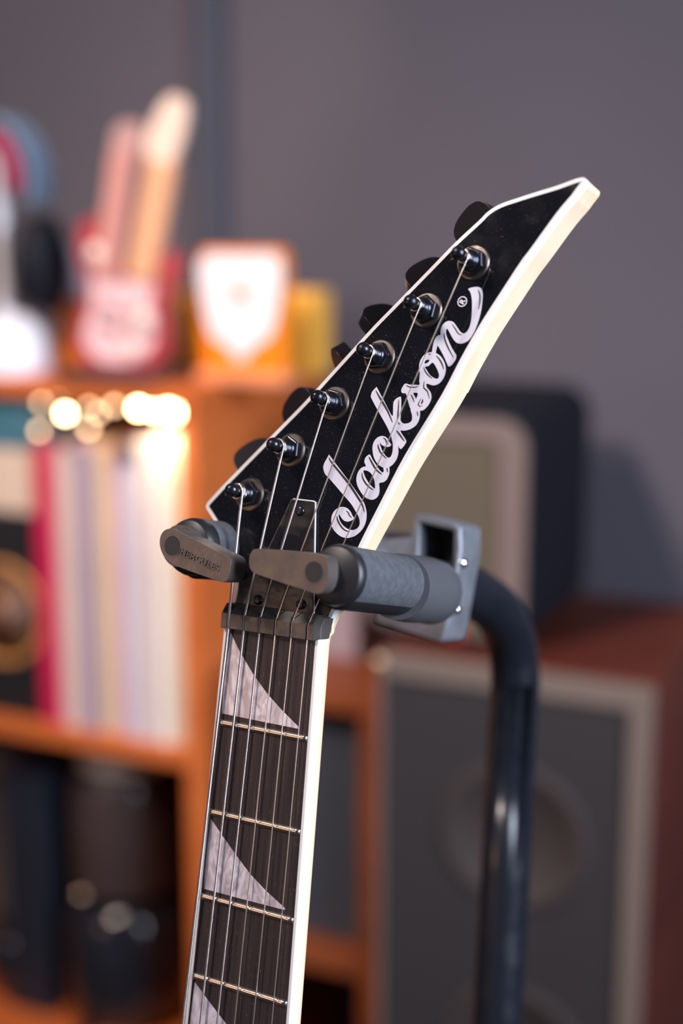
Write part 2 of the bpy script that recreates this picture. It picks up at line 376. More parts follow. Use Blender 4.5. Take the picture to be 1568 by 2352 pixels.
tag(box('carton', PY(404, 760, YA).x, PY(540, 760, YA).x, YA, YA + .05, ZT, PY(480, 672, YA).z, amb, None, .003), 'amber carton behind the white shield box, nearer the miniature guitar', 'carton', 'amber cartons')
tag(box('carton', PY(545, 760, YA).x, PY(722, 760, YA).x, YA + .003, YA + .04, ZT, PY(650, 668, YA).z, mat('yellow_card', (0.92, 0.46, 0.06), 0.45), None, .003), 'yellow amber carton at the end of the shelf top', 'carton', 'amber cartons')
# jar with pale cap
YJ = 1.245
q = PY(170, 800, YJ); rj2 = .017
oj = empty('jar', (q.x, YJ, ZT)); tag(oj, 'orange jar with a pale blue domed cap behind the miniature guitar', 'jar')
zc1 = PY(180, 690, YJ).z; zc2 = PY(180, 560, YJ).z
lat_at('body', oj, [(rj2 * .9, ZT), (rj2, ZT + .004), (rj2, zc1 - .004), (rj2 * .9, zc1)], q.x, YJ, mat('orange_glass', (0.85, 0.30, 0.03), 0.3))
lat_at('cap', oj, [(rj2 * 1.0, zc1), (rj2 * 1.05, zc1 + .01), (rj2 * .95, zc2 - .018), (rj2 * .6, zc2 - .004), (rj2 * .1, zc2)], q.x, YJ, mat('pale_blue', (0.66, 0.76, 0.95), 0.35))
# headphone stand and headphones
YH = 1.20
q = PY(28, 880, YH)
hs_ = empty('headphone_stand', (q.x, YH, ZT)); tag(hs_, 'white headphone stand with a domed foot on the shelf top', 'stand')
wp_ = mat('white_gloss', (0.78, 0.80, 0.88), 0.3)
lat_at('foot', hs_, [(.046, ZT), (.047, ZT + .012), (.044, ZT + .030), (.034, ZT + .048), (.02, ZT + .058), (.01, ZT + .062)], q.x, YH, wp_)
pz = PY(10, 330, YH).z
lat_at('post', hs_, [(.009, ZT + .060), (.008, ZT + .08), (.008, pz - .01), (.012, pz)], q.x - .006, YH, wp_, 20)
hp = empty('headphones', (q.x, YH, PY(28, 560, YH).z)); tag(hp, 'black headphones with crimson and blue grey headband on the white stand', 'headphones')
l = hp.location; c0 = Vector((q.x - .006, YH, PY(40, 420, YH).z)); 
arc = [c0 + Vector((math.cos(a) * .048, 0, math.sin(a) * .060)) for a in [R_(k) for k in range(-20, 201, 11)]]
def strap(pts, wy, tk, l):
    V, F = [], []
    for i, p in enumerate(pts):
        t = (pts[min(i + 1, len(pts) - 1)] - pts[max(i - 1, 0)]).normalized(); n = Vector((t.z, 0, -t.x)) * tk
        for s, k in ((-1, 0), (1, 0), (1, 1), (-1, 1)): V.append(p + Vector((0, s * wy, 0)) + n * k - l)
    for i in range(len(pts) - 1):
        for k in range(4): F.append((i * 4 + k, i * 4 + (k + 1) % 4, (i + 1) * 4 + (k + 1) % 4, (i + 1) * 4 + k))
    F += [(0, 1, 2, 3), tuple((len(pts) - 1) * 4 + k for k in range(4))]
    return V, F
obj('headband', strap(arc, .018, .008, l), mat('blue_grey_fabric', (0.13, 0.19, 0.27), 0.5), hp, smooth=False, bevel=.002)
arc2 = [c0 + Vector((math.cos(a) * .040, 0, math.sin(a) * .052)) for a in [R_(k) for k in range(-10, 191, 11)]]
obj('padding', strap(arc2, .017, -.016, l), mat('crimson_fabric', (0.36, 0.03, 0.10), 0.6), hp, bevel=.003)
for s in (1, -1):
    e = PY(104, 598, YH) if s > 0 else PY(-60, 590, YH)
    fn = lambda x, y, z, e=e: Vector((e.x + z * s, e.y + x, e.z - .004 + y * 1.48)) - l
    obj('ear_cup', lathe([(.030, -.014), (.034, -.008), (.034, .006), (.026, .013), (.008, .015)], 32, fn), mat('matt_black', (0.004, 0.005, 0.010), 0.6, spec=.25), hp, smooth=True)
    obj('ear_cushion', lathe([(.028, -.024), (.032, -.020), (.032, -.014)], 32, fn), mat('charcoal_foam', (0.03, 0.03, 0.04), 0.8), hp, smooth=True)

# ------------------------------------------------------------------ right-hand furniture
# tall speaker with wooden cabinet
YS = 1.15
bx0, bx1 = PY(872, 1700, YS).x, PY(1508, 1700, YS).x; bzt = PY(1000, 1502, YS).z
ts = empty('floor_speaker', ((bx0 + bx1) / 2, YS + .14, 0)); tag(ts, 'tall wood cabinet speaker with dark grille and pale border', 'speaker')
walnut = mat('walnut', (0.080, 0.016, 0.009), 0.5, spec=.3, noise=((0.12, 0.027, 0.014), (3, 3, 18), 4, 0.35, 0.7))
at(ts, 'cabinet', bx0, bx1, YS, YS + .27, 0, bzt, walnut, .003)
def frame_loop(x0, x1, z0, z1, r, n=6):
    P = []
    for cx, cz, a0 in ((x1 - r, z1 - r, 0), (x0 + r, z1 - r, 90), (x0 + r, z0 + r, 180), (x1 - r, z0 + r, 270)):
        P += [(cx + r * math.cos(R_(a0 + 90 * k / n)), cz + r * math.sin(R_(a0 + 90 * k / n))) for k in range(n + 1)]
    return P
f = fy3(ts, YS)
o1 = frame_loop(bx0 + .002, bx1 - .003, .05, bzt - .003, .004); o2 = frame_loop(bx0 + .006, bx1 - .022, .06, bzt - .024, .004)
obj('border', prism([o1, o2], 0, .008, f), mat('oatmeal_piping', (0.155, 0.122, 0.105), 0.6), ts, bevel=.0015)
obj('grille', prism([o2], -.0005, .004, f), mat('dark_grille_cloth', (0.022, 0.020, 0.023), 0.85, bump=((900, 900, 900), .4, .0005)), ts)
for px, py in ((1180, 1920), (1180, 2420)):
    c = PY(px, py, YS); r0 = .072
    obj('speaker_cone', lathe([(r0, .004), (r0 - .002, .0062), (r0 - .013, .0062), (r0 - .015, .0042)], 48, lambda x, y, z, c=c: f(x + c.x, y + c.z, z)), mat('grey_surround', (0.036, 0.028, 0.028), 0.7), ts, smooth=True)
c = PY(871, 1507, YS)
obj('corner_stud', lathe([(.0055, .008), (.0055, .010)] + [(.0055 * math.cos(t), .010 + .004 * math.sin(t)) for t in [R_(k) for k in range(10, 90, 16)]], 16, lambda x, y, z: f(x + c.x + .004, y + c.z - .002, z)), mat('brass_stud', (0.9, 0.66, 0.42), 0.35, metal=.8), ts, smooth=True)

# small amplifier on the speaker
YM = 1.185
ax0, ax1 = PY(838, 1200, YM).x, PY(1218, 1200, YM).x; azt = PY(1050, 925, YM).z
am = empty('practice_amplifier', ((ax0 + ax1) / 2, YM + .08, bzt)); tag(am, 'black practice amplifier with olive grille on the wooden speaker', 'amplifier')
f = fy3(am, YM)
outer = frame_loop(ax0, ax1, bzt, azt, .030, 8)
obj('cabinet', prism([outer], -.19, 0, f), mat('black_tolex', (0.004, 0.005, 0.010), 0.7, spec=.25, bump=((500, 500, 500), .4, .0006)), am, bevel=.004, bseg=3)
pi1 = frame_loop(ax0 + .004, ax1 - .004, bzt + .012, azt - .012, .026, 8); pi2 = frame_loop(ax0 + .022, ax1 - .028, bzt + .014, azt - .032, .010, 6)
obj('piping', prism([pi1, pi2], 0, .006, f), mat('taupe_piping', (0.17, 0.125, 0.115), 0.6), am, bevel=.0015)
obj('grille', prism([pi2], -.0005, .003, f), mat('olive_grille_cloth', (0.095, 0.077, 0.052), 0.85, bump=((900, 900, 900), .4, .0005)), am)
c = PY(1045, 1462, YM); rk = .009
obj('pilot_lamp', lathe([(rk, 0), (rk, .004), (rk * .7, .008), (rk * .1, .010)], 18, lambda x, y, z: f(x + c.x, y + bzt + .014, z)), mat('red_jewel', (0.6, 0.03, 0.02), 0.3), am, smooth=True)

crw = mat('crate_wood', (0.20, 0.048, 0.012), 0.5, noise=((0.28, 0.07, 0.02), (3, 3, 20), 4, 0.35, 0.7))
# open wooden crate between shelf and speaker
YC = 1.17
cx0, cx1 = XR + .006, bx0 - .003
czt = PY(820, 1592, YC).z; czb = PY(800, 2200, YC).z
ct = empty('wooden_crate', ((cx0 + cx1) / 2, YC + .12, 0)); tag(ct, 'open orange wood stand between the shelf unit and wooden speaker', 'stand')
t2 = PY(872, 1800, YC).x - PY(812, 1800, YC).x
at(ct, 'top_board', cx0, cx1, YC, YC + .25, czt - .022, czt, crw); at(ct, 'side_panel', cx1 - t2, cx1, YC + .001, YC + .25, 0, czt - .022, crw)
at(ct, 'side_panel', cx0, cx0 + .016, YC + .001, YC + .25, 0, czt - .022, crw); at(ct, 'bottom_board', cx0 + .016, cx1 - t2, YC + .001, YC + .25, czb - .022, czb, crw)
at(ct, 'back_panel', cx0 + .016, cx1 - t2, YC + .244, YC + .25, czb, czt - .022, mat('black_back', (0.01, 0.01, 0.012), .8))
tag(box('storage_box', cx0 + .02, cx1 - t2 - .004, YC + .03, YC + .20, czb, PY(770, 1690, YC).z, mat('slate_vinyl', (0.05, 0.058, 0.075), 0.5), None, .003), 'slate grey box inside the open orange wood stand', 'box')
tag(box('paper_box', PY(700, 1500, YC + .1).x, PY(828, 1500, YC + .1).x, YC + .09, YC + .2, czt, PY(790, 1340, YC + .1).z, mat('lavender_card', (0.42, 0.37, 0.45), 0.6), None, .002), 'pale lavender box on top of the open orange stand', 'box')

#GUITAR#
# ------------------------------------------------------------------ the guitar
gt = empty('electric_guitar', mw=GM)
tag(gt, 'electric guitar with black pointed headstock and white binding held by the stand', 'guitar')
maple = maple_light = mat('satin_maple', (0.84, 0.65, 0.45), 0.42, noise=((0.78, 0.55, 0.34), (60, 14, 60), 4, 0.45, 0.75))
binding = mat('white_binding', (0.84, 0.84, 0.82), 0.35)
gloss = mat('gloss_black_lacquer', (0.006, 0.006, 0.008), 0.10, rnoise=(0.07, 0.20, (90, 90, 90), 0.42, 0.8),
            noise=((0.13, 0.11, 0.095), (1500, 1500, 1500), 2, 0.66, 0.82))
hard = mat('black_hardware', (0.035, 0.036, 0.045), 0.24, metal=0.85, rnoise=(0.2, 0.4, (300, 300, 300), .4, .7))
satin = mat('satin_black_metal', (0.10, 0.085, 0.075), 0.36, metal=0.85, rnoise=(0.3, 0.5, (200, 200, 200), .4, .7))
nickel = mat('nickel', (0.52, 0.45, 0.38), 0.26, metal=1)
rose = mat('rosewood', (0.040, 0.024, 0.024), 0.5, noise=((0.012, 0.008, 0.012), (420, 14, 100), 5, 0.38, 0.62), bump=((900, 40, 900), .5, .0004))
# light pores
nt = rose.node_tree; b = nt.nodes['Principled BSDF']; tc = nt.nodes.new('ShaderNodeTexCoord'); mp = nt.nodes.new('ShaderNodeMapping'); mp.inputs['Scale'].default_value = (3200, 420, 100)
nn = nt.nodes.new('ShaderNodeTexNoise'); nn.inputs['Scale'].default_value = 1; nn.inputs['Detail'].default_value = 2; crp = nt.nodes.new('ShaderNodeValToRGB')
crp.color_ramp.elements[0].position = .66; crp.color_ramp.elements[1].position = .80; crp.color_ramp.elements[1].color = (.22, .17, .16, 1); crp.color_ramp.elements[0].color = (0, 0, 0, 1)
mx = nt.nodes.new('ShaderNodeMixRGB'); mx.blend_type = 'ADD'; mx.inputs[0].default_value = 1
nt.links.new(tc.outputs['Object'], mp.inputs['Vector']); nt.links.new(mp.outputs[0], nn.inputs['Vector']); nt.links.new(nn.outputs[0], crp.inputs[0])
src = b.inputs['Base Color'].links[0].from_socket; nt.links.new(src, mx.inputs[1]); nt.links.new(crp.outputs[0], mx.inputs[2]); nt.links.new(mx.outputs[0], b.inputs['Base Color'])

def bw(y): return 19.95 + 0.0140 * (-y)          # half width of the dark board at y (mm, negative = down the neck)
YE = -486
# board, binding, neck
Lb = [(-bw(0), 0), (bw(0), 0), (bw(YE), YE), (-bw(YE), YE)]
obj('fretboard', prism([Lb], -5.5, 0.0, G), rose, gt)
for s in (-1, 1):
    q = [(s * bw(2), 2), (s * (bw(2) + 1.6), 2), (s * (bw(YE) + 1.6), YE), (s * bw(YE), YE)]
    obj('fretboard_binding', prism([q], -5.6, 0.02, G), binding, gt, bevel=0.0003)
# frets
fy_ = [-(648 - 648 / 2 ** (k / 12)) for k in range(1, 9)]
for y in fy_:
    hw = bw(y) - 0.1; V, F = [], []
    xs = [-hw, -hw + .45, -hw + 1.0] + [-hw + 1.0 + (2 * hw - 2.0) * k / 60 for k in range(1, 60)] + [hw - 1.0, hw - .45, hw]
    sps = [gl(*c, 1.6) for c in ((434, 2242), (471.8, 2252), (509, 2262), (547, 2275), (588, 2288), (628.7, 2303))]
    for i, x in enumerate(xs):
        e = min(1, (min(i, len(xs) - 1 - i)) / 2 * .7 + .30) if i in (0, 1, 2, len(xs) - 1, len(xs) - 2, len(xs) - 3) else 1
        t = -y / 133.7; dent = 0
        for j in range(6):
            sx = (-18.4 + 7.2 * j) * (1 - t) + sps[j][0] * t
            dent += 0.16 * math.exp(-((x - sx - .8) / .55) ** 2)
        for k in range(9):
            a = math.pi * k / 8
            V.append(G(x, y + 1.3 * math.cos(a) * (.6 + .4 * e), (1.15 - dent) * e * math.sin(a) - .05))
    for i in range(len(xs) - 1):
        for k in range(8): F.append((i * 9 + k, i * 9 + k + 1, (i + 1) * 9 + k + 1, (i + 1) * 9 + k))
    F.append(tuple(range(9))); F.append(tuple(range((len(xs) - 1) * 9, len(xs) * 9)))
    obj('fret', (V, F), nickel, gt, smooth=True)
# inlays
pearl = mat('pearl', (0.44, 0.37, 0.40), 0.3, noise=((0.80, 0.74, 0.80), (150, 60, 60), 3, 0.38, 0.64, 2.6), coat=.3)
i1 = [(530, 1453.7), (548, 1492), (582, 1550), (614, 1594), (649, 1633), (687, 1671), (688, 1674.5), (600, 1657), (510.4, 1638.5), (513, 1590), (520, 1530)]
i2 = [(484.4, 1881), (510, 1919), (538, 1958.7), (573.9, 2007), (609.6, 2045), (654, 2086), (653, 2090), (560, 2066), (468, 2041), (471, 2000), (479, 1925)]
L2 = [gl(a, b_) for a, b_ in i2]; L1 = [gl(a, b_) for a, b_ in i1]
obj('inlay', prism([L1], -.4, .06, G), pearl, gt); obj('inlay', prism([L2], -.4, .06, G), pearl, gt)
yt, yb = -(648 - 648 / 2 ** (2 / 12)), -(648 - 648 / 2 ** (3 / 12))
for k in (4, 6):
    a_, b_ = -(648 - 648 / 2 ** (k / 12)), -(648 - 648 / 2 ** ((k + 1) / 12))
    obj('inlay', prism([[(x * bw(a_) / bw(yt), a_ + (y - yt) * (b_ - a_) / (yb - yt)) for x, y in L2]], -.4, .06, G), pearl, gt)

# nut with six slots
nutm = mat('black_nut', (0.060, 0.051, 0.046), 0.42, rnoise=(.35, .5, (300, 300, 300), .4, .7), spec=.6)
sx0 = [-18.4, -11.25, -4.1, 3.0, 10.2, 17.35]
def nut_seg(xa, xb, top, ch=0):
    prof = [(-.3, -1.5), (-.3, top), (5.4, top + .1), (9.2, top - 2.6), (9.2, -7)]
    V = [G(x, y, z) for x in (xa, xb) for y, z in prof]; k = 5
    return V, [tuple(range(k)), tuple(range(k, 2 * k))] + [(i, (i + 1) % k, (i + 1) % k + k, i + k) for i in range(k)]
edges = [-21.8] + [v for x in sx0 for v in (x - .45, x + .45)] + [20.0]
parts = [nut_seg(edges[2 * i], edges[2 * i + 1], 2.1) for i in range(7)] + [nut_seg(-21.7, 20.5, 1.0)]
V = [G(20.0, -.3, -1.5), G(20.0, -.3, 2.1), G(20.0, 5.4, 2.2), G(20.0, 9.2, -.5), G(20.0, 9.2, -7),
     G(22.6, .6, -5.5), G(22.6, .6, .2), G(22.6, 5.0, .4), G(22.6, 8.2, -2.0), G(22.6, 8.2, -7.5)]
parts.append((V, [(0, 1, 2, 3, 4), (5, 6, 7, 8, 9)] + [(i, (i + 1) % 5, (i + 1) % 5 + 5, i + 5) for i in range(5)]))
obj('nut', join(*parts), nutm, gt, bevel=.00025)

# headstock outline (from its own corners), in headstock millimetres
left_px = [(522, 1404), (531, 1390), (538, 1362), (541, 1330), (539, 1298), (532, 1266), (524, 1249), (505, 1218), (484, 1184), (475, 1170), (473.5, 1160), (481, 1149), (516, 1111), (546, 1080)]
up_px = [(700, 922.7), (855, 752), (970, 640), (1045, 557), (1100, 506), (1119, 487), (1148, 469), (1192, 453.6), (1234, 440.2), (1278, 426.8), (1320, 411.5), (1338, 407.7), (1344, 411), (1342, 421)]
right_px = [(1316, 456), (1284, 494), (1228, 571), (1201, 607), (1163, 665), (1131, 714), (1106, 754), (1064, 828), (1020, 912), (936, 1050), (881, 1156), (832, 1253), (802, 1322), (785, 1360), (772, 1393), (758, 1425), (752, 1440)]
def lin(a, b, n): return [(a[0] + (b[0] - a[0]) * k / n, a[1] + (b[1] - a[1]) * k / n) for k in range(n)]
PX_ = left_px[:-1] + lin(left_px[-1], up_px[0], 3) + lin(up_px[0], up_px[1], 3) + lin(up_px[1], up_px[3], 4) + up_px[3:-1] + lin(up_px[-1], right_px[0], 4) + right_px
OUT = [(v.x, v.y) for v in cr([hl(*p) for p in PX_], 4, False)]
OUT = [OUT[0]] + [p for i, p in enumerate(OUT[1:], 1) if (Vector(p) - Vector(OUT[i - 1])).length > .05]
INN = [(p.x, p.y) for p in inset(OUT, 1.45)]
INN[0] = (INN[0][0] + 0, OUT[0][1]); INN[-1] = (INN[-1][0], OUT[-1][1])
OUT2 = [(p.x, p.y) for p in inset(OUT, 0.05)]
OUTW = []
for p, q in zip(OUT2, OUT2[1:] + OUT2[:1]):
    if p[1] >= 97: OUTW.append(p)
    if (p[1] - 97) * (q[1] - 97) < 0: t = (97 - p[1]) / (q[1] - p[1]); OUTW.append((p[0] + (q[0] - p[0]) * t, 97))
obj('headstock', prism([OUTW], -14, -3.2, H), maple_light, gt, auto=40)
obj('headstock_binding', prism([OUT, INN], -3.2, 0.0, H), binding, gt, auto=40)
obj('headstock_face', prism([INN], -3.1, 0.015, H), gloss, gt)

# neck, its heel blending into the head
def side_x(u, right):
    xs = [p[0] + (q[0] - p[0]) * (u - p[1]) / (q[1] - p[1]) for p, q in zip(OUT[:-1], OUT[1:]) if (p[1] - u) * (q[1] - u) <= 0 and abs(p[1] - q[1]) > 1e-6]
    return (max(xs) if right else min(xs)) if xs else None
secs = []
for y in [100, 96, 92, 88, 84, 80, 76, 72, 68, 64, 60, 56, 52, 48, 45.5, 43, 40, 37, 34, 31, 28, 25, 22, 19, 16, 13, 10, 7, 5, 3, 1, -2, -6, -10, -15, -20, -26, -34, -45] + list(range(-80, YE, -58)) + [YE]:
    base = bw(min(y, 0)) + 1.5
    xr, xl = (side_x(y, True), side_x(y, False)) if y >= 6 else (None, None)
    xr = (xr - .06) if xr else base; xl = (-xl - .06) if xl else base
    top = -5.5 if y <= 2 else -5.5 - 3.0 - y * .0875
    hwid = (xr + xl) / 2; cxs = (xr - xl) / 2
    tab = [(101, .4, .4), (60, 2.5, 2.5), (36, 5, 4.5), (20, 9, 7), (8, 15, 11), (0, 99, 99)]
    rx, ry = 99, 99
    for (u1, a1, b1), (u0, a0, b0) in zip(tab, tab[1:]):
        if u0 <= y <= u1:
            t = (y - u0) / (u1 - u0); a0, b0 = min(a0, 21), min(b0, 13.4); rx = a0 + (a1 - a0) * t; ry = b0 + (b1 - b0) * t
    bot = -5.5 - 13.4 + max(0, y) * -.0875 - max(0, -y) * .005 + (0 if y > 0 else .2)
    rx = min(rx, hwid); ry = min(ry, top - bot)
    if y >= 3: top, bot, Q = -3.1, -14.0, H
    else: Q = G
    ry = min(ry, top - bot)
    sec = [Q(cxs + hwid, y, top)]
    for i in range(12):
        a = math.pi / 2 * i / 11; sec.append(Q(cxs + hwid - rx * (1 - math.cos(a)), y, bot + ry * (1 - math.sin(a))))
    for i in range(12):
        a = math.pi / 2 * (1 - i / 11); sec.append(Q(cxs - hwid + rx * (1 - math.cos(a)), y, bot + ry * (1 - math.sin(a))))
    sec.append(Q(cxs - hwid, y, top))
    secs.append(sec)
V, F, n = [], [], 26
for q in secs: V += q
for i in range(len(secs) - 1):
    for k in range(n - 1): F.append((i * n + k, i * n + k + 1, (i + 1) * n + k + 1, (i + 1) * n + k))
    F.append((i * n + n - 1, i * n, (i + 1) * n, (i + 1) * n + n - 1))
F.append(tuple(range(n))); F.append(tuple(range((len(secs) - 1) * n, len(secs) * n)))
obj('neck', (V, F), maple, gt, auto=50)

# tuners
posts = [hl(574, 1136), hl(668, 1034), hl(768, 927), hl(872, 820), hl(979, 713), hl(1087, 604)]
ed = (Vector(posts[-1]) - Vector(posts[0])).normalized(); outd = Vector((-ed.y, ed.x))
btn_px = [(578, 1040), (683, 925), (783, 822), (866, 724), (972, 625), (1082, 505)]
rots = [28, -14, -58, 60, 34, -10]
gbut = mat('gloss_black_button', (0.05, 0.045, 0.05), 0.22, metal=0.8)
for i, (cx, cy) in enumerate(posts):
    fn = lambda x, y, z, cx=cx, cy=cy: H(x + cx, y + cy, z)
    tm = obj('machine_head', lathe([(3.9, 3.0), (3.9, 4.0), (3.3, 4.6), (3.0, 4.8), (3.0, 7.2), (2.5, 7.6), (2.15, 8.0), (2.05, 9.2), (2.2, 9.8), (1.9, 10.1)] +
                 [(2.7 * math.cos(R_(a)), 12.2 + 2.6 * math.sin(R_(a))) for a in (-50, -35, -20, -5, 10, 25, 40, 55, 70, 82)], 28, fn), hard, gt, auto=60)
    obj('washer', lathe([(6.6, 0.0), (6.6, .35), (6.2, .8), (4.6, .95)], 40, fn), satin, tm, auto=30)
    obj('hex_nut', join(lathe([(5.3, .9), (5.45, 1.2), (5.45, 2.7), (4.9, 3.2), (3.8, 3.25)], 6, fn, phase=R_(14 + 17 * i))), hard, tm, bevel=.0002)
    # housing and button behind the head
    hx = [(cx + ed.x * a + outd.x * b_, cy + ed.y * a + outd.y * b_) for a, b_ in ((-6, -7), (6, -7), (6, 7), (-6, 7))]
    obj('gear_housing', prism([hx], -22, -14, H), hard, tm, bevel=.001)
    bx = Vector(hl(*btn_px[i], -18.5)); d0 = (bx - Vector((cx, cy))).dot(outd) - 5.0
    # shaft
    def S(a, b_, z, cx=cx, cy=cy): return H(cx + ed.x * a + outd.x * b_, cy + ed.y * a + outd.y * b_, z)
    sh_off = (bx - Vector((cx, cy))).dot(ed)
    obj('shaft', tube([S(sh_off, 5, -18.5), S(sh_off, d0 - 5, -18.5)], .0017, 12), hard, tm, smooth=True)
    pts = []
    W_, L_ = 9.0, 8.4
    for k in range(36):
        a = 2 * math.pi * k / 36; ca, sa = math.cos(a), math.sin(a)
        px_ = W_ * math.copysign(abs(ca) ** .8, ca) * (1.0 + .06 * sa); py_ = L_ * math.copysign(abs(sa) ** .75, sa)
        if sa < 0: py_ *= .8
        pts.append((px_, py_))
    rot = R_(rots[i]); cr_, sr_ = math.cos(rot), math.sin(rot)
    def B(x, y, z, off=sh_off, d0=d0, S=S, cr_=cr_, sr_=sr_): return S(off + x * cr_ + z * sr_, d0 + y, -18.5 - x * sr_ + z * cr_)
    obj('button', prism([pts], -2.7, 2.7, B), gbut, tm, bevel=.0016, bseg=5, auto=35)

# strings
wound = mat('wound_string', (0.50, 0.45, 0.42), 0.28, metal=1)
nt = wound.node_tree; b = nt.nodes['Principled BSDF']; tc = nt.nodes.new('ShaderNodeTexCoord'); wv = nt.nodes.new('ShaderNodeTexWave'); wv.bands_direction = 'Y'; wv.inputs['Scale'].default_value = 860
bp_ = nt.nodes.new('ShaderNodeBump'); bp_.inputs['Strength'].default_value = .25; bp_.inputs['Distance'].default_value = .0002
nt.links.new(tc.outputs['Object'], wv.inputs['Vector']); nt.links.new(wv.outputs[0], bp_.inputs['Height']); nt.links.new(bp_.outputs[0], b.inputs['Normal'])
plain = mat('plain_string', (0.95, 0.80, 0.64), 0.30, metal=1)
rad = [.60, .47, .39, .26, .23, .21]
n0 = [gl(*c, 1.4) for c in ((520.6, 1441), (556.7, 1443), (592, 1452), (627.7, 1457.7), (664, 1466), (702.7, 1471))]
n4 = [gl(*c, 1.7) for c in ((434, 2242), (471.8, 2252), (509, 2262), (547, 2275), (588, 2288), (628.7, 2303))]
for i in range(6):
    (xa, ya), (xb, yb_) = (sx0[i], 0), n4[i]
    sl_ = (xb - xa) / (yb_ - 0); r = rad[i]; cx, cy = posts[i]
    pts = [G(xa + sl_ * YE, YE, 3.2), G(xa + sl_ * -140, -140, 1.15 + r + .5), G(xa, -.3, 1.0 + r), G(xa + .02, 5.2, 1.25 + r)]
    zc = 8.6; R0 = 2.15 + r; last = H(cx, cy, zc)
    P0 = Vector((xa, 5.6)); c = Vector((cx, cy)); d = c - P0; L = d.length; a0 = math.asin(R0 / L)
    dirv = Vector((d.x * math.cos(-a0) - d.y * math.sin(-a0), d.x * math.sin(-a0) + d.y * math.cos(-a0))).normalized()
    T = P0 + dirv * math.sqrt(L * L - R0 * R0); ang0 = math.atan2(T.y - cy, T.x - cx)
    turns = 2.0 if i < 3 else 2.4
    N_ = int(turns * 20)
    hel = [H(cx + R0 * math.cos(ang0 + 2 * math.pi * turns * k / N_), cy + R0 * math.sin(ang0 + 2 * math.pi * turns * k / N_), zc + .5 - k / N_ * turns * (2.1 * r)) for k in range(N_ + 1)]
    sub = []
    A = pts[-1]; 
    for k in range(1, 8): sub.append(A.lerp(hel[0], k / 8))
    pl = pts[:1] + [pts[0].lerp(pts[1], .5)] + pts[1:] + sub + hel
    nme = 'string'
    so = obj(nme, tube(pl, r * mm, 10), wound if i < 3 else plain, gt, smooth=True)
    e = ang0 + 2 * math.pi * turns
    tl = [H(cx + 1.5 * math.cos(e), cy + 1.5 * math.sin(e), zc + .9), H(cx - 2.2, cy - .6 - r, zc + 1.0), H(cx - 4.2 - (i == 3) * -2.2, cy - 1.6 + (i == 3) * 5, zc + 1.1 + r)]
    obj('string_tail', tube(tl, r * mm, 8), wound if i < 3 else plain, so, smooth=True)

# truss rod cover: three layers
cov = [hl(a, b_, 1.0) for a, b_ in ((551, 1399), (617, 1257), (668, 1148), (674, 1144), (719, 1149), (725.5, 1153), (723.5, 1280), (722, 1418), (717, 1425), (636, 1411))]
tc_ = empty('truss_rod_cover'); tc_.parent = gt
scratch = mat('scratched_black', (0.010, 0.010, 0.012), 0.22, rnoise=(.12, .5, (60, 160, 60), .42, .72), noise=((0.05, 0.04, 0.035), (300, 60, 300), 5, .58, .9))
obj('cover_plate', prism([cov], .02, .5, H), scratch, tc_); cv = [(p.x, p.y) for p in inset(cov, .1)]
obj('white_layer', prism([cv], .5, 1.05, H), binding, tc_, bevel=.0001); cv = [(p.x, p.y) for p in inset(cov, .55)]
obj('face_plate', prism([cv], 1.05, 1.6, H), scratch, tc_)
for q in ((688, 1173), (592, 1378), (690, 1388)):
    a_, b_ = hl(*q, 2)
    fn = lambda x, y, z: H(x + a_, y + b_, z)
    cross = join(prism([[(-.25, -1), (.25, -1), (.25, 1), (-.25, 1)]], 2.62, 2.66, fn), prism([[(-1, -.25), (1, -.25), (1, .25), (-1, .25)]], 2.62, 2.66, fn))
    s_ = obj('screw', lathe([(2.0, 1.6), (1.95, 2.0), (1.6, 2.45), (1.0, 2.6), (.1, 2.64)], 22, fn), hard, tc_, smooth=True)
    obj('recess', cross, blackp, s_)

# lettering on the face
LET = mat('pearl_lettering', (0.64, 0.64, 0.73), 0.4, noise=((0.72, 0.71, 0.80), (60, 60, 60), 3, .4, .7))
INK = mat('black_ink', (0.012, 0.007, 0.007), 0.4)
ZA, ZB_, ZC = (730, 1010, 7.84), (840, 860, 8.711), (920, 640, 7.84)
def tr(pts, z, n=3, closed=True): return [(v.x, v.y) for v in cr([hl(z[0] + a / z[2], z[1] + b_ / z[2]) for a, b_ in pts], n, closed)]
def glyph(z, top, outer, *holes): return prism([tr(outer, z)] + [tr(h, z) for h in holes], .02, top, H)
J = [(205, 270), (212, 285), (320, 430), (575, 770), (800, 1090), (850, 1190), (876, 1330), (862, 1480), (800, 1610), (700, 1710), (600, 1758), (500, 1768), (400, 1735), (300, 1645), (252, 1560), (240, 1460), (252, 1360), (300, 1278), (370, 1225), (450, 1208), (530, 1235), (590, 1300), (620, 1365), (652, 1415), (610, 1452), (540, 1475), (480, 1462), (430, 1418), (388, 1352), (372, 1368), (400, 1470), (460, 1550), (530, 1600), (610, 1627), (680, 1612), (730, 1570), (752, 1510), (745, 1430), (720, 1360), (690, 1310), (600, 1160), (480, 1020), (220, 715), (130, 620), (100, 530), (98, 480), (115, 420), (160, 340), (198, 272)]
a_o = [(925, 265), (950, 290), (985, 360), (1050, 460), (1110, 545), (1165, 590), (1185, 560), (1180, 490), (1275, 480), (1287, 560), (1275, 640), (1235, 720), (1180, 765), (1105, 782), (1105, 850), (1108, 930), (1085, 1010), (1030, 1065), (960, 1080), (870, 1050), (790, 970), (720, 850), (692, 740), (700, 640), (740, 550), (800, 495), (862, 475), (840, 420), (838, 370), (865, 310)]
a_h = [(820, 558), (870, 555), (940, 590), (990, 660), (1020, 760), (1028, 868), (1000, 866), (930, 800), (860, 690), (828, 610)]
